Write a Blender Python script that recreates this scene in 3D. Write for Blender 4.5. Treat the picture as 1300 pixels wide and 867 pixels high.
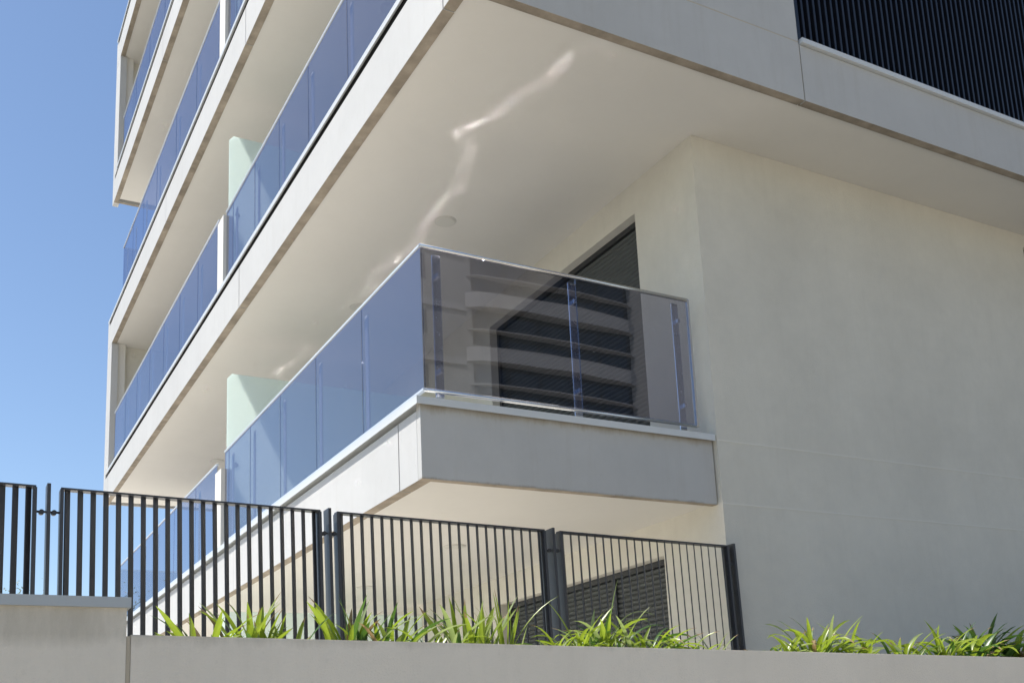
import bpy, bmesh, math, random
from mathutils import Vector, Matrix
R = math.radians
random.seed(7)
for o in list(bpy.data.objects): bpy.data.objects.remove(o, do_unlink=True)
scene = bpy.context.scene
C = scene.collection

# ------------------------------------------------------------------ camera
a, b, c = 0.5202, 0.1994, -0.0487
fwd = Vector((math.sin(a)*math.cos(b), math.cos(a)*math.cos(b), math.sin(b)))
rt0 = Vector((math.cos(a), -math.sin(a), 0)); up0 = rt0.cross(fwd)
rt = rt0*math.cos(c) + up0*math.sin(c); up = -rt0*math.sin(c) + up0*math.cos(c)
cam_d = bpy.data.cameras.new('camera'); cam = bpy.data.objects.new('camera', cam_d); C.objects.link(cam)
cam.matrix_world = Matrix(((rt.x, up.x, -fwd.x, -5.0993), (rt.y, up.y, -fwd.y, -5.9125), (rt.z, up.z, -fwd.z, 1.6), (0, 0, 0, 1)))
cam_d.sensor_width = 36; cam_d.sensor_fit = 'HORIZONTAL'
cam_d.lens = 1342.93/1300*36
cam_d.shift_x = -15.06/1300; cam_d.shift_y = 245.1/1300
cam_d.clip_start = 0.05; cam_d.clip_end = 3000
scene.camera = cam

# ------------------------------------------------------------------ sky, sun, exposure
SUN = Vector((-0.51, 0.42, 1.0)).normalized()          # towards the sun
elev = math.asin(SUN.z); az = math.atan2(SUN.x, SUN.y)
w = bpy.data.worlds.new('World'); scene.world = w; w.use_nodes = True
wn = w.node_tree.nodes; wn.clear()
sky = wn.new('ShaderNodeTexSky'); sky.sky_type = 'NISHITA'; sky.sun_disc = False
sky.sun_elevation = elev; sky.sun_rotation = az
sky.altitude = 0; sky.air_density = 1.0; sky.dust_density = 0.3; sky.ozone_density = 2.5
bg = wn.new('ShaderNodeBackground'); bg.inputs[1].default_value = 0.108
wo = wn.new('ShaderNodeOutputWorld')
w.node_tree.links.new(sky.outputs[0], bg.inputs[0]); w.node_tree.links.new(bg.outputs[0], wo.inputs[0])
sd = bpy.data.lights.new('sun', 'SUN'); sd.energy = 4.7; sd.angle = R(0.53); sd.color = (1.0, 0.955, 0.89)
so = bpy.data.objects.new('sun', sd); C.objects.link(so)
so.rotation_euler = SUN.to_track_quat('Z', 'Y').to_euler()
scene.view_settings.view_transform = 'Standard'; scene.view_settings.look = 'None'
scene.view_settings.gamma = 1; scene.view_settings.exposure = 0.50
scene.render.engine = 'CYCLES'
scene.cycles.caustics_reflective = True; scene.cycles.blur_glossy = 0.0; scene.cycles.sample_clamp_indirect = 0
scene.cycles.use_guiding = True; scene.cycles.guiding_training_samples = 128
scene.cycles.max_bounces = 10; scene.cycles.diffuse_bounces = 5; scene.cycles.glossy_bounces = 4
scene.cycles.transparent_max_bounces = 24

# ------------------------------------------------------------------ materials
def newmat(name):
    m = bpy.data.materials.new(name); m.use_nodes = True
    nt = m.node_tree; return m, nt, nt.nodes['Principled BSDF']
def L(nt, x, y): nt.links.new(x, y)
def nd(nt, t, **k):
    n = nt.nodes.new(t)
    for kk, v in k.items():
        if kk.startswith('i_'): n.inputs[kk[2:].replace('_', ' ')].default_value = v
        else: setattr(n, kk, v)
    return n
def ramp(nt, fac, stops):
    r = nt.nodes.new('ShaderNodeValToRGB'); e = r.color_ramp.elements
    while len(e) < len(stops): e.new(0.5)
    for el, (p, col) in zip(e, stops): el.position = p; el.color = (*col, 1)
    L(nt, fac, r.inputs[0]); return r.outputs[0]
def coords(nt, scale=(1, 1, 1)):
    g = nt.nodes.new('ShaderNodeNewGeometry'); mp = nt.nodes.new('ShaderNodeMapping')
    mp.inputs['Scale'].default_value = scale
    L(nt, g.outputs['Position'], mp.inputs['Vector']); return mp.outputs['Vector']
def noise(nt, vec, scale, detail=6, rough=.6):
    n = nd(nt, 'ShaderNodeTexNoise', i_Scale=scale, i_Detail=detail, i_Roughness=rough)
    L(nt, vec, n.inputs['Vector']); return n.outputs['Fac']
def mixc(nt, fac, A, B, mode='MIX'):
    m = nt.nodes.new('ShaderNodeMix'); m.data_type = 'RGBA'; m.blend_type = mode
    for i, v in ((0, fac), (6, A), (7, B)):
        if isinstance(v, (int, float)): m.inputs[i].default_value = v
        elif isinstance(v, tuple): m.inputs[i].default_value = (*v, 1)
        else: L(nt, v, m.inputs[i])
    return m.outputs[2]
def bump(nt, bsdf, h, dist, strength=1.0, prev=None):
    bn = nd(nt, 'ShaderNodeBump', i_Strength=strength, i_Distance=dist)
    L(nt, h, bn.inputs['Height'])
    if prev: L(nt, prev, bn.inputs['Normal'])
    L(nt, bn.outputs[0], bsdf.inputs['Normal']); return bn.outputs[0]

def surf_band(m, zs, col, amt, up=True, h=.09):
    nt = m.node_tree; p = nt.nodes['Principled BSDF']; src = p.inputs['Base Color'].links[0].from_socket
    g = nt.nodes.new('ShaderNodeNewGeometry'); sp = nt.nodes.new('ShaderNodeSeparateXYZ'); L(nt, g.outputs['Position'], sp.inputs[0])
    s1 = noise(nt, coords(nt, (5, 5, 1.2)), 2.2, 6, .7)
    for z in zs:
        a_ = nd(nt, 'ShaderNodeMapRange', i_From_Min=z-h if up else z+h, i_From_Max=z, i_To_Min=-.35, i_To_Max=.42); L(nt, sp.outputs[2], a_.inputs[0])
        ad = nd(nt, 'ShaderNodeMath', operation='ADD'); L(nt, a_.outputs[0], ad.inputs[0]); L(nt, s1, ad.inputs[1])
        m2 = nd(nt, 'ShaderNodeMapRange', i_From_Min=.58, i_From_Max=1.0, i_To_Max=amt); L(nt, ad.outputs[0], m2.inputs[0])
        src = mixc(nt, m2.outputs[0], src, col)
    L(nt, src, p.inputs['Base Color'])
def surf(name, col, var=.06, rough=.85, streak=0, streakcol=(.25, .22, .17), fine=.0006, coarse=.0, big=.8, speck=0, grain=160, spec=.3):
    m, nt, p = newmat(name)
    v = coords(nt)
    n1 = noise(nt, v, big, 5, .62); n2 = noise(nt, v, 9, 6, .65)
    lo = tuple(x*(1-var) for x in col); hi = tuple(min(1, x*(1+var)) for x in col)
    c1 = ramp(nt, n1, [(.3, lo), (.7, hi)])
    c2 = ramp(nt, n2, [(.25, (1-var*.7,)*3), (.75, (1.0,)*3)])
    cc = mixc(nt, 1.0, c1, c2, 'MULTIPLY')
    if streak:
        sv = coords(nt, (7, 7, .55)); s = noise(nt, sv, 1.6, 7, .7)
        f = nd(nt, 'ShaderNodeMapRange', i_From_Min=.52, i_From_Max=.8, i_To_Max=streak); L(nt, s, f.inputs[0])
        cc = mixc(nt, f.outputs[0], cc, streakcol)
    if speck:
        s = noise(nt, v, 38, 3, .5)
        f = nd(nt, 'ShaderNodeMapRange', i_From_Min=.68, i_From_Max=.74, i_To_Max=speck); L(nt, s, f.inputs[0])
        cc = mixc(nt, f.outputs[0], cc, streakcol)
    L(nt, cc, p.inputs['Base Color'])
    p.inputs['Roughness'].default_value = rough; p.inputs['Specular IOR Level'].default_value = spec
    g = noise(nt, v, grain, 4, .7)
    pr = bump(nt, p, g, fine) if fine else None
    if coarse: bump(nt, p, noise(nt, v, 2.2, 4, .5), coarse, 1, pr)
    return m
M = {}
M['render'] = surf('wall_render', (.68, .655, .575), .075, .9, streak=.2, streakcol=(.52, .50, .43), fine=.004, coarse=.008, grain=70)
M['soffit'] = surf('soffit_paint', (.70, .68, .63), .025, .8, fine=.0004, coarse=.006)
M['panel'] = surf('precast_panel', (.54, .54, .53), .05, .8, streak=.16, streakcol=(.36, .33, .28), fine=.0005, coarse=.003, speck=.25)
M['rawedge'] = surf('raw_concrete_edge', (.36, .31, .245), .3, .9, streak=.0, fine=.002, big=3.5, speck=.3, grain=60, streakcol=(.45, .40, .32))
M['gardenwall'] = surf('garden_wall_render', (.82, .75, .64), .06, .92, streak=.12, streakcol=(.42, .38, .31), fine=.003, coarse=.004, grain=120, speck=.1)
M['joint'] = surf('joint_sealant', (.30, .27, .22), .1, .9, fine=0)
M['jointy'] = surf('pale_joint', (.52, .46, .36), .08, .9, fine=0)
M['flash'] = surf('painted_flashing', (.62, .645, .65), .03, .4, fine=.0, spec=.5)
M['flashw'] = surf('cap_flashing', (.46, .49, .50), .03, .5, fine=.0, spec=.5)
M['bead'] = surf('render_bead', (.72, .70, .63), .02, .8, fine=0)
M['paving'] = surf('terrace_paving', (.84, .79, .71), .06, .85, fine=.001)
M['pavement'] = surf('pavement_slabs', (.56, .50, .41), .08, .9, fine=.002)
M['asphalt'] = surf('asphalt', (.30, .28, .24), .1, .95, fine=.003)
M['soil'] = surf('planter_soil', (.10, .07, .045), .3, 1, fine=.01, big=6)
M['ground'] = surf('dry_ground', (.17, .16, .125), .2, 1, fine=.003, big=.1)
M['shutter'] = surf('shutter_slats', (.050, .056, .055), .06, .5, fine=0, spec=.5)
M['frame'] = surf('window_frame', (.03, .032, .035), .05, .4, fine=0, spec=.5)
M['fence'] = surf('fence_paint', (.048, .051, .058), .1, .42, fine=.0002, spec=.5)
M['louvre'] = surf('louvre_paint', (.010, .012, .018), .1, .35, fine=0, spec=.6)
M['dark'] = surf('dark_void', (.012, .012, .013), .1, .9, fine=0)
M['oppwall'] = surf('far_facade', (.22, .21, .19), .05, .9)
M['oppband'] = surf('far_balcony', (.26, .25, .235), .04, .9)
M['bark'] = surf('bark', (.12, .09, .06), .25, .95, fine=.01, big=4)

def metal(name, col, rough, var=.3):
    m, nt, p = newmat(name); p.inputs['Metallic'].default_value = 1; p.inputs['Base Color'].default_value = (*col, 1)
    n = noise(nt, coords(nt), 25, 4, .6)
    mr = nd(nt, 'ShaderNodeMapRange', i_To_Min=rough*(1-var), i_To_Max=rough*(1+var)); L(nt, n, mr.inputs[0])
    L(nt, mr.outputs[0], p.inputs['Roughness']); return m
M['steel'] = metal('stainless_steel', (.72, .70, .67), .24, .05)
M['steelb'] = metal('brushed_post', (.80, .83, .88), .25)
m, nt, p = newmat('window_glass_dark'); p.inputs['Base Color'].default_value = (.02, .025, .03, 1); p.inputs['Roughness'].default_value = .05; M['darkglass'] = m
n = noise(nt, coords(nt), .7, 2); mr = nd(nt, 'ShaderNodeMapRange', i_To_Min=.03, i_To_Max=.08); L(nt, n, mr.inputs[0]); L(nt, mr.outputs[0], p.inputs['Roughness'])

def glass(name, tint, ior, refl=(1, 1, 1), wob=.00025):
    m = bpy.data.materials.new(name); m.use_nodes = True; nt = m.node_tree; nt.nodes.clear()
    out = nt.nodes.new('ShaderNodeOutputMaterial'); mx = nt.nodes.new('ShaderNodeMixShader')
    tr = nt.nodes.new('ShaderNodeBsdfTransparent'); gl = nt.nodes.new('ShaderNodeBsdfGlossy'); gl.inputs['Roughness'].default_value = .004
    n = noise(nt, coords(nt), .9, 3, .5)
    L(nt, ramp(nt, n, [(.3, tuple(t*.97 for t in tint)), (.7, tint)]), tr.inputs['Color']); gl.inputs['Color'].default_value = (*refl, 1)
    bn = nd(nt, 'ShaderNodeBump', i_Strength=1.0, i_Distance=wob); L(nt, noise(nt, coords(nt), 2.5, 1, .4), bn.inputs['Height'])
    L(nt, bn.outputs[0], gl.inputs['Normal'])
    fr = nd(nt, 'ShaderNodeFresnel', i_IOR=ior); g = nt.nodes.new('ShaderNodeNewGeometry')
    s = nd(nt, 'ShaderNodeMath', operation='SUBTRACT'); s.inputs[0].default_value = 1; L(nt, g.outputs['Backfacing'], s.inputs[1])
    mu = nd(nt, 'ShaderNodeMath', operation='MULTIPLY'); L(nt, fr.outputs[0], mu.inputs[0]); L(nt, s.outputs[0], mu.inputs[1])
    L(nt, mu.outputs[0], mx.inputs[0]); L(nt, tr.outputs[0], mx.inputs[1]); L(nt, gl.outputs[0], mx.inputs[2]); L(nt, mx.outputs[0], out.inputs[0])
    return m
M['glass'] = glass('tinted_rail_glass', (.665, .668, .715), 2.7, (.84, .87, 1.0))

def translucent(name, col, tl, rough=.5, mixf=.5, var=.08):
    m, nt, p = newmat(name)
    oi = nt.nodes.new('ShaderNodeObjectInfo')
    n = noise(nt, coords(nt), 14, 3, .5)
    cc = ramp(nt, n, [(.25, tuple(x*(1-var) for x in col)), (.75, tuple(x*(1+var) for x in col))])
    L(nt, cc, p.inputs['Base Color']); p.inputs['Roughness'].default_value = rough
    t = nt.nodes.new('ShaderNodeBsdfTranslucent'); t.inputs['Color'].default_value = (*tl, 1)
    mx = nt.nodes.new('ShaderNodeMixShader'); mx.inputs[0].default_value = mixf
    out = nt.nodes['Material Output']
    L(nt, p.outputs[0], mx.inputs[1]); L(nt, t.outputs[0], mx.inputs[2]); L(nt, mx.outputs[0], out.inputs[0]); return m
M['screen'] = translucent('frosted_green_glass', (.78, .86, .83), (.88, .95, .92), .35, .72, .02)
M['leaf'] = translucent('strap_leaf', (.24, .31, .035), (.36, .48, .04), .32, .42, .25)
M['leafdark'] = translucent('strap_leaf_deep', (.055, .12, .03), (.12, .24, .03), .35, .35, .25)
M['leafpale'] = translucent('strap_leaf_pale', (.30, .36, .16), (.36, .46, .14), .35, .4, .2)
M['leafdry'] = translucent('dry_leaf', (.30, .22, .11), (.30, .20, .08), .7, .3, .25)
M['grass'] = translucent('thin_weed', (.22, .32, .06), (.3, .45, .06), .5, .4, .2)
M['treeleaf'] = translucent('tree_leaf', (.22, .24, .14), (.22, .26, .12), .5, .35, .3)
M['lamp'] = surf('lamp_diffuser', (.62, .61, .56), .02, .6, fine=0)
M['lampring'] = surf('lamp_ring', (.58, .565, .52), .02, .5, fine=0)

# ------------------------------------------------------------------ mesh helpers
class MB:
    def __init__(s): s.bm = bmesh.new(); s.slot = 0
    def box(s, x0, x1, y0, y1, z0, z1, bev=0, slots=None):
        """slots: dict face-normal -> slot, e.g. {'-z':1}"""
        r = bmesh.ops.create_cube(s.bm, size=1)
        vs = r['verts']
        for v in vs:
            v.co = Vector((x0 if v.co.x < 0 else x1, y0 if v.co.y < 0 else y1, z0 if v.co.z < 0 else z1))
        fs = set(f for v in vs for f in v.link_faces)
        for f in fs:
            f.material_index = s.slot
            if slots:
                f.normal_update()
                for k, q in slots.items():
                    d = Vector({'x': (1, 0, 0), 'y': (0, 1, 0), 'z': (0, 0, 1)}[k[1]])*(1 if k[0] == '+' else -1)
                    if f.normal.dot(d) > .9: f.material_index = q
        if bev:
            es = list(set(e for v in vs for e in v.link_edges))
            bmesh.ops.bevel(s.bm, geom=es, offset=bev, segments=2, affect='EDGES', profile=.7)
        return s
    def obb(s, ctr, ax, ay, az_, hx, hy, hz, bev=0):
        r = bmesh.ops.create_cube(s.bm, size=2); vs = r['verts']
        for v in vs:
            v.co = Vector(ctr) + ax*(v.co.x*hx) + ay*(v.co.y*hy) + az_*(v.co.z*hz)
        for f in set(f for v in vs for f in v.link_faces): f.material_index = s.slot
        if bev:
            bmesh.ops.bevel(s.bm, geom=list(set(e for v in vs for e in v.link_edges)), offset=bev, segments=2, affect='EDGES', profile=.7)
        return s
    def poly(s, pts, slot=None):
        f = s.bm.faces.new([s.bm.verts.new(p) for p in pts]); f.material_index = s.slot if slot is None else slot; return s
    def prism(s, pts, d, n=None):
        d = Vector(d); A = [s.bm.verts.new(p) for p in pts]; B = [s.bm.verts.new(Vector(p)+d) for p in pts]
        fs = [s.bm.faces.new(A), s.bm.faces.new(B[::-1])]
        k = len(pts)
        for i in range(k): fs.append(s.bm.faces.new([A[i], B[i], B[(i+1) % k], A[(i+1) % k]]))
        for f in fs: f.material_index = s.slot
        return s
    def cyl(s, p0, p1, r0, r1=None, seg=14, caps=True):
        p0 = Vector(p0); p1 = Vector(p1); d = (p1-p0); r1 = r0 if r1 is None else r1
        q = d.to_track_quat('Z', 'Y'); vs = []
        for p, r in ((p0, r0), (p1, r1)):
            vs.append([s.bm.verts.new(p + q @ Vector((r*math.cos(2*math.pi*i/seg), r*math.sin(2*math.pi*i/seg), 0))) for i in range(seg)])
        for i in range(seg):
            f = s.bm.faces.new([vs[0][i], vs[0][(i+1) % seg], vs[1][(i+1) % seg], vs[1][i]]); f.smooth = True; f.material_index = s.slot
        if caps:
            for f in (s.bm.faces.new(vs[0][::-1]), s.bm.faces.new(vs[1])): f.material_index = s.slot
        return s
    def build(s, name, mats, parent=None, recalc=True):
        if recalc: bmesh.ops.recalc_face_normals(s.bm, faces=s.bm.faces)
        me = bpy.data.meshes.new(name); s.bm.to_mesh(me); s.bm.free()
        for mm in (mats if isinstance(mats, (list, tuple)) else [mats]): me.materials.append(mm)
        o = bpy.data.objects.new(name, me); C.objects.link(o)
        if parent: attach(o, parent)
        return o
def attach(o, parent):
    o.parent = parent
    pm = parent_world(parent); o.matrix_parent_inverse = pm.inverted()
def parent_world(p):
    if p.parent is None: return Matrix.LocRotScale(p.location, p.rotation_euler, p.scale)
    return parent_world(p.parent) @ p.matrix_parent_inverse @ Matrix.LocRotScale(p.location, p.rotation_euler, p.scale)
def thing(name, loc, label, cat, group=None):
    o = bpy.data.objects.new(name, None); C.objects.link(o); o.location = loc; o.empty_display_size = .1
    o['label'] = label; o['category'] = cat
    if group: o['group'] = group
    return o
def tag(o, label, cat, group=None):
    o['label'] = label; o['category'] = cat
    if group: o['group'] = group
    return o

# ------------------------------------------------------------------ ground, street
def structure(name, mb, mat):
    o = mb.build(name, mat); o['kind'] = 'structure'; return o
structure('ground', MB().box(-900, 900, -900, 900, -.5, -.02), M['ground'])
structure('road', MB().box(-200, 200, -13, -3.8, -.3, 0), M['asphalt'])
structure('pavement', MB().box(-200, 200, -3.8, -2.6, -.3, .13), M['pavement'])
structure('opposite_pavement', MB().box(-200, 200, -36, -13, -.3, .13), M['pavement'])
mk = MB()
for i in range(-20, 20): mk.box(i*4, i*4+2, -8.36, -8.24, -.01, .004)
mt_, ntt, pp_ = newmat('road_paint'); pp_.inputs['Base Color'].default_value = (.7, .7, .68, 1); pp_.inputs['Roughness'].default_value = .7
structure('lane_marking', mk, mt_)
structure('terrace', MB().box(-8.0, 9, -1.3, 30, -.2, .84), M['paving'])
structure('planter_soil', MB().box(-4.45, 9, -2.43, -1.62, .4, 1.86), M['soil'])

# ------------------------------------------------------------------ the apartment building
X0 = -2.41; XG = -2.352; H = 3.0
ZB = {0: .31, 1: 3.3115, 2: 6.3115, 3: 9.300, 4: 12.293, 5: 15.266, 6: 18.27}
FH = {0: .53, 1: .531, 2: .544, 3: .544, 4: .544, 5: .544, 6: .544}
bld = thing('apartment_building', (0, 0, .84), 'white rendered apartment building with long glazed balconies stacked above the garden wall', 'building')
YE = 14.0
def wallbox(mb, x0, x1, y0, y1, z0, z1, holes, axis='x'):
    """thick wall facing -x with rectangular openings (y0,y1,z0,z1); sorted along y"""
    y = y0
    for (a0, a1, b0, b1) in sorted(holes):
        mb.box(x0, x1, y, a0, z0, z1)
        if b0 > z0: mb.box(x0, x1, a0, a1, z0, b0)
        mb.box(x0, x1, a0, a1, b1, z1)
        y = a1
    mb.box(x0, x1, y, y1, z0, z1)
# side walls facing the balconies, one per storey, with openings
WIN = [(.81, 3.52), (7.0, 9.6), (10.6, 12.8)]
for k in range(0, 6):
    zf = ZB[k]+FH[k]+.02 if k else .84
    zt = ZB[k+1]+FH[k+1]+(.02 if k < 5 else 0)
    hs = [(y0, y1, zf+.02, zf+2.19) for (y0, y1) in WIN]
    if k == 0: hs = [(.757, 3.545, .86, 3.055), (7.0, 9.6, .86, 3.055), (10.6, 12.8, .86, 3.055)]
    mb = MB(); wallbox(mb, 0, .3, 0, YE, zf, zt, hs); bmesh.ops.remove_doubles(mb.bm, verts=mb.bm.verts, dist=.0001)
    wl = mb.build('wall', M['render'], bld)
    for j, (y0, y1, z0, z1) in enumerate(hs):
        fr = MB()
        t = .045
        fr.box(.085, .15, y0+.003, y0+t, z0+.003, z1-.003).box(.085, .15, y1-t, y1-.003, z0+.003, z1-.003)
        fr.box(.083, .15, y0+.003, y1-.003, z1-.05, z1-.004).box(.083, .15, y0+.003, y1-.003, z0+.004, z0+.05)
        mids = [1.62] if (k == 0 and j == 0) else [(y0+y1)/2] if j else []
        for ym in mids: fr.box(.088, .14, ym-.03, ym+.03, z0+.01, z1-.01)
        wo_ = fr.build('window', M['frame'], bld)
        # roller shutter: one corrugated sheet
        sb = MB(); n = int((z1-z0-.1)/.042); prof = []
        for i in range(n):
            za = z0+.05+i*(z1-z0-.1)/n; hh = (z1-z0-.1)/n
            for q, xo in ((0, .004), (.12, .0), (.3, -.008), (.55, -.011), (.8, -.008), (.93, .0)): prof.append((.115+xo, za+q*hh))
        prof.append((.119, z1-.05))
        va = [sb.bm.verts.new((x, y0+t, z)) for x, z in prof]; vb = [sb.bm.verts.new((x, y1-t, z)) for x, z in prof]
        vc = [sb.bm.verts.new((.135, y0+t, z)) for x, z in prof]; vd = [sb.bm.verts.new((.135, y1-t, z)) for x, z in prof]
        for i in range(len(prof)-1):
            f = sb.bm.faces.new([va[i], va[i+1], vb[i+1], vb[i]]); f.smooth = False
            sb.bm.faces.new([vc[i], vc[i+1], vd[i+1], vd[i]])
            sb.bm.faces.new([va[i], va[i+1], vc[i+1], vc[i]]); sb.bm.faces.new([vb[i], vb[i+1], vd[i+1], vd[i]])
        sb.build('shutter', M['shutter'], wo_)
# end wall facing the street (y = 0), up to the overhang
mb = MB(); mb.box(.3, 4.106, 0, .3, .84, 6.335); mb.box(5.6, 9, 0, .3, .84, 6.335)
mb.box(4.106, 5.6, 0, .3, 6.2, 6.335)
mb.build('street_wall', M['render'], bld)
mb = MB()
for z in (3.804, 3.316): mb.box(.002, 4.1, -.0035, .001, z-.006, z+.006, bev=.001)
mb.build('render_bead', M['bead'], bld)
lv = MB(); lv.box(4.11, 5.59, .12, .16, .9, 6.19)
for i in range(20): lv.box(4.13+i*.072, 4.16+i*.072, .02, .10, .9, 6.19)
lv.build('louvre_screen', M['louvre'], bld)
# back / upper body of the building, closed
mb = MB(); mb.box(.31, 8.9, .31, YE-.01, .0, 18.27); mb.build('core', M['render'], bld)

# slabs with fascia panels, soffit, flashings
def level(k):
    zb = ZB[k]; zt = zb+FH[k]
    ys = .0455 if k == 1 else -.77
    xr = -.012 if k == 1 else 9.0
    th = .085
    ye = YE
    # slab: paint on its underside
    sb = MB()
    if k == 1: sb.box(X0+th, -.001, ys+th, ye-th, zb+.022, zt-.012)
    else:
        sb.box(X0+th, -.001, ys+th, ye-th, zb+.022, zt-.012)
        sb.box(-.001, xr, ys+th, -.001, zb+.022, zt-.012)
    slab = sb.build('balcony_slab', M['soffit'], bld)
    # fascia panels along the long side
    joints = {1: [.41, 4.75, 9.1], 2: [-.5, 4.6, 9.95], 3: [-.6, 4.38, 8.76], 4: [-.6, 4.5, 9.3], 5: [-.6, 4.5, 9.2], 6: [-.6, 4.5, 9.2]}[k]
    seq = [ys+.061]+joints+[13.72]
    g = .006
    zpa = zt-(.088 if k > 1 else .066)
    for i in range(len(seq)-1):
        p = MB(); y0 = seq[i]+(g if i else 0); y1 = seq[i+1]-g
        p.box(X0+random.uniform(-.002, .002), X0+th, y0, y1, zb, zpa, bev=.004)
        p.bm.normal_update()
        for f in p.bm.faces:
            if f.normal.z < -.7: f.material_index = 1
        p.build('fascia_panel', [M['panel'], M['rawedge']], slab)
    p = MB(); p.box(X0, X0+th, 13.72+g, ye, zb, zpa, bev=.004)
    for f in p.bm.faces:
        f.normal_update()
        if f.normal.z < -.7: f.material_index = 1
    p.build('fascia_panel', [M['panel'], M['rawedge']], slab)
    for yj in joints+[13.72]:
        MB().box(X0+.012, X0+th-.002, yj-g-.002, yj+g+.002, zb+.006, zpa-.01).build('joint', M['joint'], slab)
    if k > 1: MB().box(X0+.010, X0+th-.003, ys+.1, ye-.02, zpa+.001, zt-.014).build('joint', M['dark'], slab)  # near-black strip fills the gap under the flashing, painting in its shade
    # fascia on the street side
    xs = [X0, xr] if k == 1 else [X0, .49, xr]
    for i in range(len(xs)-1):
        p = MB(); x1 = xs[i+1]-(g if xs[i+1] < xr else 0); x0 = xs[i]+(g if i else 0)
        thb = .06
        ztop = zt-.012
        if k == 2 and i == 0: ztop = 6.806
        if k == 2 and i == 1: ztop = 6.79
        p.box(x0, x1, ys, ys+thb, zb, ztop, bev=.004)
        p.bm.normal_update()
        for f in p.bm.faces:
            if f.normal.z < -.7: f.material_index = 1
        p.build('fascia_panel', [M['panelb1' if k == 1 else 'panelb'], M['rawedge']], slab)
        q = MB(); q.box(max(x0, X0+th+.002), x1, ys+thb+.001, ys+thb+.024, zb+.010, zb+.15); q.build('drip_edge', M['rawedge'], slab)
    p = MB(); p.box(X0, X0+th, ye-.001+.001, ye+.06, zb, zt-.012); p.box(X0+th+.002, 0, ye-.002, ye+.06, zb, zt-.014)
    p.bm.normal_update()
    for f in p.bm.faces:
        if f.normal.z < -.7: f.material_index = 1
    p.build('end_fascia', [M['panel'], M['rawedge']], slab)
    # metal flashing along the slab edge
    fl = MB(); o = .04 if k == 1 else .022; h = .046
    yend = 14.1 if k % 2 else 13.7
    yst = ys-o+.0045 if k == 1 else ys+.075
    fl.box(X0-o, X0+.11, yst, yend, zt-.012, zt+.004+.0, bev=.002)
    fl.box(X0-o, X0-o+.004, yst, yend, zt-h, zt-.0125)
    if k == 1:
        fl.box(X0+.11, -.012, ys-.02, ys+.11, zt-.012, zt+.002, bev=.002)
        fl.box(X0-o, -.012, ys-o, ys-o+.004, zt-h, zt+.0035)
        fl.box(X0-o+.005, -.012, ys-o+.004, ys-.018, zt-.012, zt+.002)
    fl.build('flashing', M['flash'], slab)
    return slab
M['panelb'] = surf('precast_panel_street', (.51, .51, .495), .06, .8, streak=.22, streakcol=(.34, .31, .26), fine=.0005, coarse=.002, speck=.12)
M['panelb1'] = surf('precast_panel_first', (.51, .51, .495), .06, .8, streak=.22, streakcol=(.34, .31, .26), fine=.0005, coarse=.002, speck=.12)
surf_band(M['panelb1'], [3.80], (.30, .25, .18), .65, True, .10)
surf_band(M['panelb1'], [3.3115], (.30, .25, .18), .8, False, .035)
surf_band(M['gardenwall'], [1.99], (.40, .36, .28), .5, True, .09)
slabs = {k: level(k) for k in range(1, 7)}
# recessed lamps in the soffits
for k, spots in ((2, [(-1.19, 2.07), (-1.24, 4.15)]), (1, [(-1.18, 2.13), (-1.12, 4.4)]), (3, [(-1.2, 3.2), (-1.2, 8.5)]), (2, [(-1.2, 8.2), (-1.2, 10.6)])):
    for x, y in spots:
        l = MB(); z = ZB[k]+.022
        l.cyl((x, y, z-.006), (x, y, z+.002), .098, .102, 32); 
        ring = l.build('ceiling_lamp', M['lampring'], slabs[k])
        MB().cyl((x, y, z-.010), (x, y, z-.0055), .082, .086, 32).build('diffuser', M['lamp'], slabs[k])

# railings
def pane(mb, p0, p1, z0, z1, t=.012):
    p0 = Vector((*p0, 0)); p1 = Vector((*p1, 0)); d = (p1-p0).normalized(); n = Vector((-d.y, d.x, 0))
    z0 += .003; z1 -= .003
    mid = (p0+p1)/2; mid.z = (z0+z1)/2
    mb.obb(mid, d, n, Vector((0, 0, 1)), (p1-p0).length/2, t/2, (z1-z0)/2)
def railing(k, y0, y1, post_ys, ztop, gbot, street=False, endreturn=False):
    zt = ZB[k]+FH[k]
    rl = MB()
    rl.box(XG-.016, XG+.016, y0, y1, ztop, ztop+.016, bev=.003)
    rl.box(XG-.014, XG+.014, y0, y1, gbot-.016, gbot, bev=.003)
    root = rl.build('railing', M['flash'] if False else M['railpaint'], bld)
    ys = sorted(set([y0]+[p for p in post_ys if y0 < p < y1]+[y1]))
    for i in range(len(ys)-1):
        g = MB(); pane(g, (XG, ys[i]+.004), (XG, ys[i+1]-.004), gbot, ztop); g.build('glass_pane', M['glass'], root)
    for p in [q for q in post_ys if y0-.2 < q < y1+.2]:
        pm = MB(); pm.box(XG+.05, XG+.062, p+.012, p+.072, zt, ztop-.03, bev=.002)
        pm.box(XG+.03, XG+.13, p-.01, p+.095, zt, zt+.01)
        pm.build('post', M['flash'], root)
    return root
M['railpaint'] = surf('rail_aluminium', (.55, .60, .66), .03, .3, fine=0, spec=.6)
pl = [1.195, 2.277, 3.305, 4.343]
r1 = railing(1, .085, 5.36, pl+[5.2], 4.93, 3.935)
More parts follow.
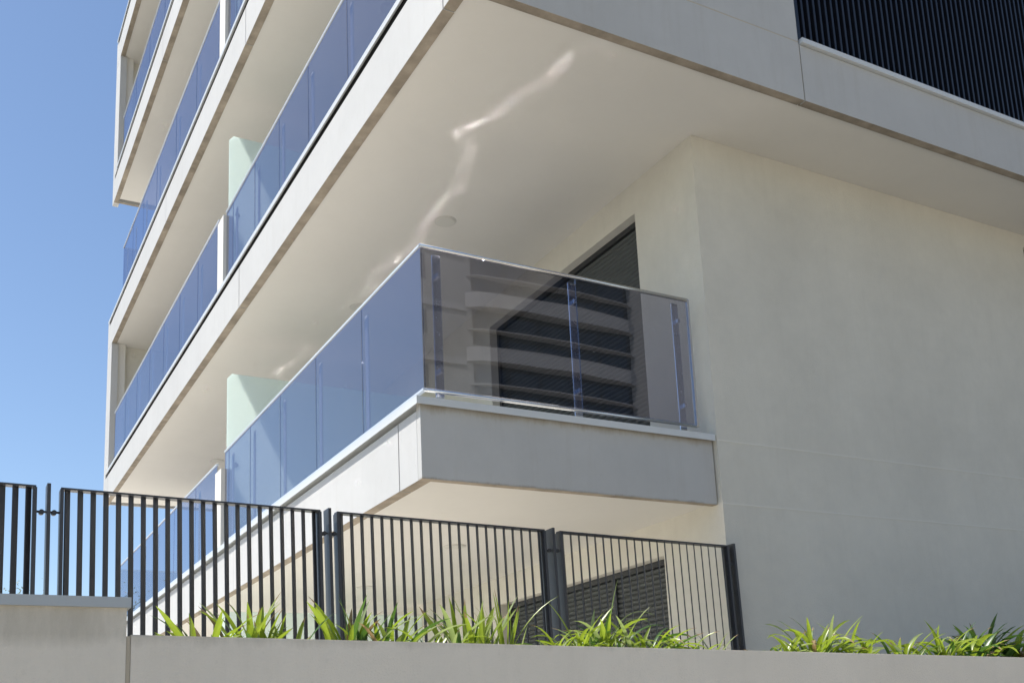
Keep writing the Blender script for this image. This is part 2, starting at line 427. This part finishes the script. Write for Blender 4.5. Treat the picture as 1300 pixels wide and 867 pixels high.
# street side of the first balcony: posts, panes, polished top and bottom rails
YG = .098
sr = MB()
sr.cyl((XG-.006, YG, 4.943), (-.10, YG, 4.943), .0155, seg=20)
sr.cyl((XG-.002, YG, 3.927), (-.10, YG, 3.927), .0125, seg=20)
sr.box(-.112, -.09, YG-.016, YG+.016, 3.917, 4.945, bev=.004)
sroot = sr.build('railing', M['steel'], bld)
for x0, x1 in ((XG+.008, -1.132), (-1.124, -.112)):
    g = MB(); pane(g, (x0, YG), (x1, YG), 3.94, 4.93); g.build('glass_pane', M['glass'], sroot)
for x in (-2.215, -1.128, -.19):
    pm = MB(); pm.box(x-.03, x+.03, YG+.045, YG+.058, 3.842, 4.92, bev=.002); pm.box(x-.01, x+.01, YG+.006, YG+.046, 4.75, 4.78); pm.box(x-.01, x+.01, YG+.006, YG+.046, 4.07, 4.10)
    pm.box(x-.05, x+.05, YG+.02, YG+.12, 3.842, 3.852); pm.build('post', M['steelb'], sroot)
railing(1, 5.72, 12.75, [6.8, 8.04, 9.39, 10.37, 11.47, 12.6], 4.88, 3.935)
railing(2, -.66, 5.38, [.3, 1.397, 2.415, 3.32, 4.2, 5.1], 7.79, 6.93)
railing(2, 5.72, 13.45, [6.85, 7.936, 9.025, 10.1, 11.2, 12.3], 7.86, 6.93)
railing(3, -.6, 5.38, [.6, 1.7, 2.8, 3.9, 5.0], 10.83, 9.92)
railing(3, 5.72, 13.0, [7.089, 8.4, 9.849, 11.0, 12.0, 12.9], 10.86, 9.92)
railing(4, -.6, 5.38, [.6, 1.7, 2.8, 3.9, 5.0], 13.75, 12.91)
railing(4, 5.72, 13.45, [6.9, 8.2, 9.5, 10.8, 12.1], 13.75, 12.91)
railing(5, -.6, 5.38, [.6, 1.7, 2.8, 3.9, 5.0], 16.7, 15.88)
railing(5, 5.72, 13.0, [6.9, 8.2, 9.5, 10.8, 12.1, 12.9], 16.7, 15.88)
for k, zt in ((3, 10.86), (5, 16.7), (1, 4.88)):
    ey = {1: 12.75, 3: 13.0, 5: 13.0}[k]; b0 = ZB[k]+FH[k]+.075
    rr = MB(); rr.box(XG+.016, 0, ey-.016, ey+.016, zt, zt+.016); ro = rr.build('railing', M['railpaint'], bld)
    g = MB(); pane(g, (XG+.01, ey), (-1.2, ey), b0, zt); g.build('glass_pane', M['glass'], ro)
    g = MB(); pane(g, (-1.19, ey), (0, ey), b0, zt); g.build('glass_pane', M['glass'], ro)
# unseen polished reflector added along the foot of the glass, shaped to aim sunlight: the sun it mirrors makes the bright streak on the soffit above
def streak_reflector(k, y0, y1, seed, track, amp=1.0):
    rr = random.Random(seed); zt = ZB[k]+FH[k]; n = int((y1-y0)/.03); mb = MB()
    ph = [rr.uniform(0, 6.28) for _ in range(6)]; NX = 6; prof = []
    xc = XG+.085; zc = zt+.024
    for i in range(n+1):
        y = y0+(y1-y0)*i/n; xl = track[-1][1]
        for (a0, b0), (a1, b1) in zip(track, track[1:]):
            if a0 <= y < a1: xl = b0+(b1-b0)*(y-a0)/(a1-a0)
        if y < track[0][0]: xl = track[0][1]
        xl += amp*(.035*math.sin(y*5.2+ph[0])+.034*math.sin(y*12+ph[1])+.024*math.sin(y*27+ph[2])+.012*math.sin(y*55+ph[5]))
        fo = FOC*(1+.4*math.sin(y*7.3+ph[3])*math.sin(y*3.1+ph[4]))
        sl_ = (xl-xc)/2.45; t = (.51-sl_)/(2+1.02*sl_)
        row = []
        for q in range(NX+1):
            u_ = CHW*(q/NX-.5); row.append((xc+u_, y, zc+t*u_+u_*u_/(4*fo)))
        prof.append(row+[(xc+CHW/2, y, zt+.003), (xc-CHW/2, y, zt+.003)])
    vs = [[mb.bm.verts.new(p) for p in r] for r in prof]; m_ = len(vs[0])
    for i in range(n):
        for j in range(m_):
            f = mb.bm.faces.new([vs[i][j], vs[i][(j+1) % m_], vs[i+1][(j+1) % m_], vs[i+1][j]]); f.smooth = j < NX
    mb.bm.faces.new(vs[0]); mb.bm.faces.new(vs[-1][::-1])
    return mb.build('base_channel', M['channel'], bld)
CHW = .105; FOC = 2.9
M['channel'] = metal('polished_channel', (.86, .84, .79), .066, .02)
streak_reflector(1, .09, 5.35, 3, [(.4, -1.30), (.75, -1.37), (1.05, -1.50), (1.55, -1.62), (1.72, -1.64), (1.80, -1.54), (2.15, -1.42), (2.75, -1.36), (3.5, -1.29), (4.35, -1.34), (5.3, -1.36)])
streak_reflector(1, 5.75, 12.7, 5, [(5.8, -1.3), (7, -1.45), (8.2, -1.2), (9.5, -1.5), (11, -1.2), (12.5, -1.5)], 1.6)
# partition piers and frosted privacy screens
for k in range(0, 6):
    zt = ZB[k]+FH[k] if k else .84
    if k:
        MB().box(X0+.02, X0+.14, 5.40, 5.67, zt-.01, zt+.92, bev=.005).build('pier', M['pier'] if 'pier' in M else M['soffit'], bld)
    zs = {0: 3.2, 1: 5.90, 2: 8.86, 3: 11.9, 4: 14.9, 5: 17.8}[k]
    sc = MB(); xo = -2.305 if k else -2.37
    sc.prism([(xo, 5.5, zt+(.27 if k else .1)), (xo, 5.5, zs-.06), (xo+.05, 5.5, zs), (0, 5.5, zs), (0, 5.5, zt+(.27 if k else .1))], (0, .014, 0))
    scr = sc.build('privacy_screen', M['screen'], bld)
    cm = MB(); 
    for z in (zt+1.0,): cm.cyl((xo+.10, 5.488, z), (xo+.10, 5.526, z), .028, seg=16)
    cm.build('clamp', M['steelb'], scr)
# end frames closing levels 2-3 and 4-5
for k in (2, 4):
    z0 = ZB[k]+FH[k]; z1 = ZB[k+1]
    MB().box(X0, -2.29, 13.73, 14.22, z0-.01, z1-.004, bev=.004).build('end_frame', M['panel'], bld)
    MB().box(-2.29, -2.16, 13.78, 14.0, z0-.01, z1+.02).build('end_pier', M['soffit'], bld)
    MB().box(-2.16, 0, 13.9, 14.0, z0-.01, z1+.02).build('end_wall', M['render'], bld)
for k in (2, 3, 4, 5):
    MB().box(X0, X0+.1, 14.061, 14.22, ZB[k], ZB[k]+FH[k]-.013).build('end_frame', M['panel'], bld)
# street side above the overhang: solid parapet wall, then dark vertical louvres over a pale sill
zt2 = 6.806
for z0, z1 in ((zt2+.008, 9.296),):
    MB().box(X0+.09, .484, -.77, -.68, z0, z1, bev=.003).build('parapet_wall', M['panelb'], bld)
MB().box(X0+.09, .48, -.768, -.70, zt2-.001, zt2+.0085).build('joint', M['jointy'] if 'jointy' in M else M['joint'], bld)
MB().box(.4845, .4895, -.766, -.70, 6.32, 6.80).build('joint', M['jointy'], bld)
sl = MB(); sl.box(.50, 3.0-.002, -.80, -.62, 6.796, 6.84, bev=.004); sl.box(3.0, 9, -.80, -.62, 6.796, 6.84, bev=.004)
sl.build('sill', M['flash'], bld)
lr = MB(); lr.box(.49, .53, -.76, -.62, 6.845, 9.28); lr.box(.53, 9, -.61, -.58, 6.842, 9.28)
lr.box(.53, 9, -.70, -.66, 6.845, 6.875)
lo = lr.build('louvre_screen', M['louvre'], bld)
x = .56
sm = MB()
while x < 9: sm.box(x, x+.022, -.765, -.70, 6.845, 9.28, bev=.003); x += .066
sm.build('slats', M['louvre'], lo)

# ------------------------------------------------------------------ garden walls
def lerp(a_, b_, t): return a_+(b_-a_)*t
gw = thing('planter_wall', (0, -1.0, .13), 'long low rendered planter wall carrying the strap-leaved plants', 'garden wall')
def ztop(x): return 1.99+(x+4.575)*(-.0166)
mb = MB(); mb.prism([(-4.566, -2.6, .1), (-4.566, -2.6, ztop(-4.566)), (9, -2.6, ztop(9)), (9, -2.6, .1)], (0, .15, 0))
es = [e for e in mb.bm.edges if all(v.co.z > 1 for v in e.verts) and abs(e.verts[0].co.y-e.verts[1].co.y) < .01]
bmesh.ops.bevel(mb.bm, geom=es, offset=.004, segments=2, affect='EDGES')
mb.prism([(-4.566, -1.62, .1), (-4.566, -1.62, 1.88), (9, -1.62, 1.8), (9, -1.62, .1)], (0, .12, 0))
mb.build('wall', M['gardenwall'], gw)
tw = thing('boundary_wall', (-6, -2.5, .13), 'taller rendered boundary wall with a grey metal cap at the far left', 'garden wall')
mb = MB(); mb.prism([(-9, -2.6, .1), (-9, -2.6, 2.085), (-4.58, -2.6, 2.075), (-4.58, -2.6, .1)], (0, .28, 0)); mb.build('wall', M['gardenwall'], tw)
mb = MB(); mb.prism([(-9, -2.613, 2.083), (-9, -2.613, 2.115), (-4.570, -2.613, 2.100), (-4.570, -2.613, 2.069)], (0, .31, 0)); mb.build('cap', M['flashw'], tw)
mb = MB(); mb.box(-4.579, -4.567, -2.597, -2.455, .12, 1.985); mb.build('joint', M['jointy'], tw)

# ------------------------------------------------------------------ metal fence
YF = -.05
def zf(x): return 3.054+(x+4.527)*(-.01676)
ux = Vector((1, 0, -.01676)).normalized(); uz = Vector((.01676+.006, 0, 1)).normalized(); uy = Vector((0, 1, 0))
ZBOT = .87
def upright(mb, x, y, hx, hy, ztop_, rot=0, zbot=ZBOT, bev=.0008):
    hgt = ztop_-zbot
    lean = -.018
    ax = Vector((math.cos(rot), math.sin(rot), 0)); ay = Vector((-math.sin(rot), math.cos(rot), 0))
    zz = Vector((lean, 0, 1))
    mb.obb((x-lean*hgt/2, y, zbot+hgt/2), ax, ay, zz, hx, hy, hgt/2, bev)
fence = thing('metal_fence', (-2.3, YF, .84), 'dark metal fence of thin vertical bars along the planter in front of the building', 'fence')
panels = [(-6.0, -4.645, 21), (-4.527, -3.122, 21), (-3.021, -1.597, 21), (-1.481, -.053, 21)]
for (x0, x1, n) in panels:
    p = MB()
    mid = ((x0+x1)/2, YF, (zf(x0)+zf(x1))/2-.005)
    p.obb(mid, ux, uy, uz, (x1-x0)/2, .028, .005, .001)
    upright(p, x0+.005, YF, .009, .034, zf(x0)-.0105)
    upright(p, x1-.005, YF, .009, .034, zf(x1)-.0105)
    pan = p.build('fence_panel', M['fence'], fence)
    n = 22; pitch = (x1-x0-.068)/(n-1)
    for i in range(n):
        bx_ = x0+.034+pitch*i
        q = MB(); upright(q, bx_, YF, .020, .0035, zf(bx_)-.0105, rot=R(48)); q.build('bar', M['fence'], pan)
for xp in (-4.586, -3.072, -1.54, -.012):
    q = MB(); upright(q, xp, YF-.0, .009, .045 if xp < -.1 else .05, zf(xp)+.012); po = q.build('post', M['fence'], fence)
    cl = MB(); zc = zf(xp)-.135
    xa, xb = (xp-.062, xp+.058) if xp < -.1 else (xp-.04, xp)
    cl.cyl((xa, YF-.012, zc), (xb, YF-.012, zc), .006, seg=10)
    for xx in ((xp-.03, xp+.03) if xp < -.1 else (xp-.025,)):
        cl.cyl((xx, YF-.035, zc-.004), (xx, YF+.0, zc-.004), .013, seg=12)
    cl.build('clamp', M['frame'], po)

# ------------------------------------------------------------------ plants
def _leaf_ok(base, az_, length, lean, curl, seg):
    d = Vector((math.cos(az_), math.sin(az_), 0)); p = Vector(base); ang = lean
    for i in range(seg+1):
        if p.y < -2.43 and p.z < ztop(p.x)+.012: return False
        p = p+(d*math.sin(ang)+Vector((0, 0, math.cos(ang))))*(length/seg); ang += curl/seg*(.4+1.2*i/seg)
    return True
def blade(mb, base, az_, length, width, lean, curl, slot=0, twist=0, seg=9, tip=False):
    """a strap leaf: V-section ribbon rising from base, leaning out along azimuth and arching over"""
    if lean >= 0 and seg >= 9 and not _leaf_ok(base, az_, length, lean, curl, seg): return
    d = Vector((math.cos(az_), math.sin(az_), 0)); side0 = Vector((-math.sin(az_), math.cos(az_), 0))
    p = Vector(base); ang = lean; rows = []
    tw = 0
    for i in range(seg+1):
        t = i/seg
        wd = width*(.55+.45*min(1, t*4))*(1 if t < .55 else max(.03, 1-((t-.55)/.45)**2.6))
        tan = d*math.sin(ang)+Vector((0, 0, math.cos(ang)))
        nrm = -d*math.cos(ang)+Vector((0, 0, math.sin(ang)))
        sd_ = side0*math.cos(tw)+nrm*math.sin(tw); nn = nrm*math.cos(tw)-side0*math.sin(tw)
        rows.append((p-sd_*wd/2+nn*wd*.16, p-nn*wd*.02, p+sd_*wd/2+nn*wd*.16))
        p = p+tan*(length/seg); ang += curl/seg*(.4+1.2*t); tw += twist/seg
    vs = [[mb.bm.verts.new(q) for q in r] for r in rows]
    for i in range(seg):
        for j in (0, 1):
            f = mb.bm.faces.new([vs[i][j], vs[i][j+1], vs[i+1][j+1], vs[i+1][j]]); f.smooth = True; f.material_index = 3 if (tip and i >= seg-1) else slot
def px2x(px):      # pixel column of the photo -> world x on the plane y=-.8
    tab = [(160, -4.547), (260, -4.301), (355, -4.051), (440, -3.812), (610, -3.284), (790, -2.638), (915, -2.125), (980, -1.834), (1050, -1.5), (1250, -0.402), (1320, 0.043)]
    for (a0, b0), (a1, b1) in zip(tab, tab[1:]):
        if px <= a1: return b0+(b1-b0)*(px-a0)/(a1-a0)
    return .05
def pxpm(x): return 380+(x+4.3)*(-36)
# (pixel x, y, leaf count, height above wall, leaf width, kind, spread, label)
plants = [
 (262, -.80, 13, .17, .036, 'b', .9, 'leftmost strap-leaved plant, broad bright leaves fanning low in front of the first fence panel'),
 (322, -.78, 13, .23, .036, 'b', .7, 'broad-leaved plant with two upright leaves, second from the left end of the planter'),
 (362, -.82, 6, .12, .03, 'b', .8, 'very small plant with a few short pale leaves, just left of the second fence post'),
 (448, -.80, 12, .24, .036, 'b', .75, 'upright broad-leaved plant just right of the second fence post'),
 (500, -.78, 12, .20, .030, 'b', .9, 'arching bright green plant left of the middle of the second fence panel'),
 (560, -.80, 15, .20, .024, 'n', 1.1, 'spreading narrow-leaved plant with pale arching blades below the middle of the second fence panel'),
 (608, -.76, 14, .27, .034, 'b', .6, 'tallest plant, with stiff upright blades rising below the second fence panel'),
 (645, -.80, 11, .26, .014, 't', .45, 'wispy grassy plant with thin stalks just left of the third fence post'),
 (700, -.82, 14, .14, .022, 'n', 1.2, 'low dense plant spreading at the foot of the third fence post'),
 (742, -.78, 20, .22, .024, 'n', .9, 'bushy narrow-leaved plant just right of the third fence post'),
 (780, -.80, 24, .22, .026, 'n', 1.1, 'fullest shaggy plant with pale arching blades in front of the dark ground-floor shutter'),
 (828, -.78, 20, .20, .024, 'n', 1.0, 'shaggy bright plant below the right edge of the ground-floor shutter'),
 (868, -.82, 15, .13, .022, 'n', 1.1, 'low yellow-green plant between the shutter and the last fence post'),
 (905, -.84, 13, .11, .024, 'n', 1.0, 'low plant at the foot of the last fence post by the building corner'),
 (1000, -.80, 14, .12, .026, 'n', 1.1, 'low spreading plant right of the building corner, left of the tall clump'),
 (1042, -.80, 26, .23, .027, 'n', .95, 'tall bright clump of arching blades against the grey wall, right of the fence'),
 (1092, -.80, 20, .17, .025, 'n', 1.0, 'bright arching clump just right of the tall clump against the grey wall'),
 (1140, -.82, 16, .16, .023, 'n', 1.1, 'loose plant with pale outer blades in the middle of the right-hand stretch of planter'),
 (1192, -.82, 24, .17, .021, 'n', 1.05, 'dense yellow-green plant of fine arching blades in the right-hand stretch of planter'),
 (1236, -.80, 13, .16, .028, 'm', .8, 'sparse plant with one bright upright leaf beside darker ones near the right end'),
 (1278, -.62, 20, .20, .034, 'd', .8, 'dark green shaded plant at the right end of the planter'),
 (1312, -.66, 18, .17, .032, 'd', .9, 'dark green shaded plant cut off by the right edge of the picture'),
]
for (px, y, n, h, wd, kind, spread, lab) in plants:
    rr = random.Random(int(px*7)); x = px2x(px)
    sc_ = 250/pxpm(x); y = -2.34+(y+.8)*.7; zs = 1.86; h *= sc_*(.72 if kind == 'b' else .86); wd *= sc_*.95; n = int(n*(1.8 if kind == 'b' else 1.45)); spread *= 1.15
    mb = MB(); base_h = (ztop(x)-zs)+.03
    n = int(n*1.35)
    for i in range(n):
        az_ = rr.uniform(0, 2*math.pi) if i > 2 else rr.choice((0, math.pi))+rr.uniform(-.4, .4)
        ln = (h+base_h)*rr.uniform(.75, 1.25)
        lean = rr.uniform(.05, .75)*spread*(1 if i > n*.25 else .35)
        curl = rr.uniform(.5, 2.5)*spread
        ln *= 1+.35*lean
        width = wd*rr.uniform(.7, 1.15)
        slot = 0
        u_ = rr.random()
        if kind in 'bn': slot = 1 if u_ < .15 else 2 if u_ > .85 else 0
        if kind == 'm': slot = 1 if u_ < .6 else 0
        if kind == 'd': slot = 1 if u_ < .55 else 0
        if kind == 'b': curl *= .55
        if kind == 't': curl = rr.uniform(-.1, .9); width = wd*rr.uniform(.35, 1)
        r0 = rr.uniform(.0, .05 if kind != 't' else .07)*sc_
        aa = rr.uniform(0, 6.28)
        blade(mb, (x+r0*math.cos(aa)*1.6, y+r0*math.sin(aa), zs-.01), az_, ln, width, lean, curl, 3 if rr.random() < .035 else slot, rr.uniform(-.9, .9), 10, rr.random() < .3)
    if kind in 'bn':      # short inner leaves that fill the base
        for i in range(n//2):
            blade(mb, (x+rr.uniform(-.07, .07), y+rr.uniform(-.04, .04), zs-.01), rr.uniform(0, 6.28), base_h+h*rr.uniform(.2, .6), wd*rr.uniform(.6, .9), rr.uniform(.1, .9), rr.uniform(.3, 1.1), rr.choice((0, 0, 1, 2)), rr.uniform(-1, 1))
    o = mb.build('strap_leaved_plant', [M['leaf'], M['leafdark'], M['leafpale'], M['leafdry']], recalc=False)
    tag(o, lab, 'plant', 'strap-leaved plants in the planter')
# two thin weed stalks arching above the plants
mb = MB(); xw = px2x(775)
for az_, ln, le, cu in ((.1, .46, .1, 2.2), (.2, .42, .15, .3), (.0, .42, .05, 2.5)):
    blade(mb, (xw-.04, -2.38, 1.86), az_, ln, .004, le, cu, 0, 0, 14)
tag(mb.build('grass_tuft', M['grass'], recalc=False), 'thin grass stalks arching above the shaggy plant before the dark shutter', 'grass')

# ------------------------------------------------------------------ far tree at the left edge
tr = thing('olive_tree', (-3.75, 27, 0), 'small pale-leaved tree far behind the fence at the left edge of the picture', 'tree')
mb = MB(); mb.cyl((-3.75, 27, 0), (-3.8, 27.1, 2.6), .22, .15, 10); limbs = []
rr = random.Random(3)
for i in range(9):
    a1 = i*.7; e = Vector((-3.8+math.cos(a1)*rr.uniform(.6, 1.5), 27.1+math.sin(a1)*rr.uniform(.6, 1.5), rr.uniform(4.2, 5.9)))
    mb.cyl((-3.8, 27.1, 2.5), e, .09, .03, 7); limbs.append(e)
mb.build('trunk', M['bark'], tr)
mb = MB()
for e in limbs:
    for j in range(260):
        q = e+Vector((rr.gauss(0, .5), rr.gauss(0, .5), rr.gauss(0.1, .38)))
        q.z += .35
        if q.z > 6.98: q.z = 6.98-rr.random()*.4
        d = Vector((rr.gauss(0, 1), rr.gauss(0, 1), rr.gauss(0, .6))).normalized(); s_ = d.cross(Vector((rr.gauss(0, 1), rr.gauss(0, 1), 1))).normalized()*.018
        mb.poly([q-d*.05, q-s_, q+d*.06, q+s_])
mb.build('crown', M['treeleaf'], tr, recalc=False)

# ------------------------------------------------------------------ building across the street (mirrored in the glass)
ob = thing('opposite_building', (18, -40, .13), 'pale apartment block with banded balconies across the street, mirrored in the street-side balcony glass', 'building')
MB().box(6, 40, -54, -40, 0, 31).build('wall', M['oppwall'], ob)
for k in range(1, 11):
    z = .3+k*3.0
    bm_ = MB(); pts = [(18.4, -40.02), (29.2, -40.02)]
    n = 16; arc = []
    xs0, xs1 = 18.4, 29.2
    for i in range(n+1):
        t = i/n; arc.append((xs1+(xs0-xs1)*t, -40.02+1.3*math.sin(math.pi*min(1, max(0, t)))**.35*.55))
    poly = [(xs0, -40.02)]+[(x_, y_) for x_, y_ in reversed(arc)][1:-1]+[(xs1, -40.02)]
    bm_.prism([(x_, y_, z) for x_, y_ in poly], (0, 0, .8))
    bl = bm_.build('balcony', M['oppband'], ob)
    MB().prism([(x_, y_-.02, z+1.72) for x_, y_ in poly], (0, 0, .05)).build('rail', M['oppband'], bl)
    MB().box(18.8, 28.8, -39.985, -39.97, z+.98, z+2.95).build('window_wall', M['dark'], ob)
    wn_ = MB()
    for q in range(5): wn_.box(18.95+q*1.96, 18.95+q*1.96+1.75, -39.965, -39.94, z+1.0, z+2.75)
    wn_.build('window', M['darkglass'], ob)
    w2 = MB(); w2.box(8.5, 10.2, -40.0+.01, -39.96, z+1.2, z+2.5); w2.box(12.5, 13.6, -39.99, -39.96, z+1.2, z+2.5); w2.box(15.2, 16.2, -39.99, -39.96, z+1.2, z+2.5); w2.build('window', M['darkglass'], ob)
    b2 = MB(); b2.box(6, 18.38, -39.99, -39.9, z-.25, z+.1); b2.build('string_course', M['oppband'], ob)
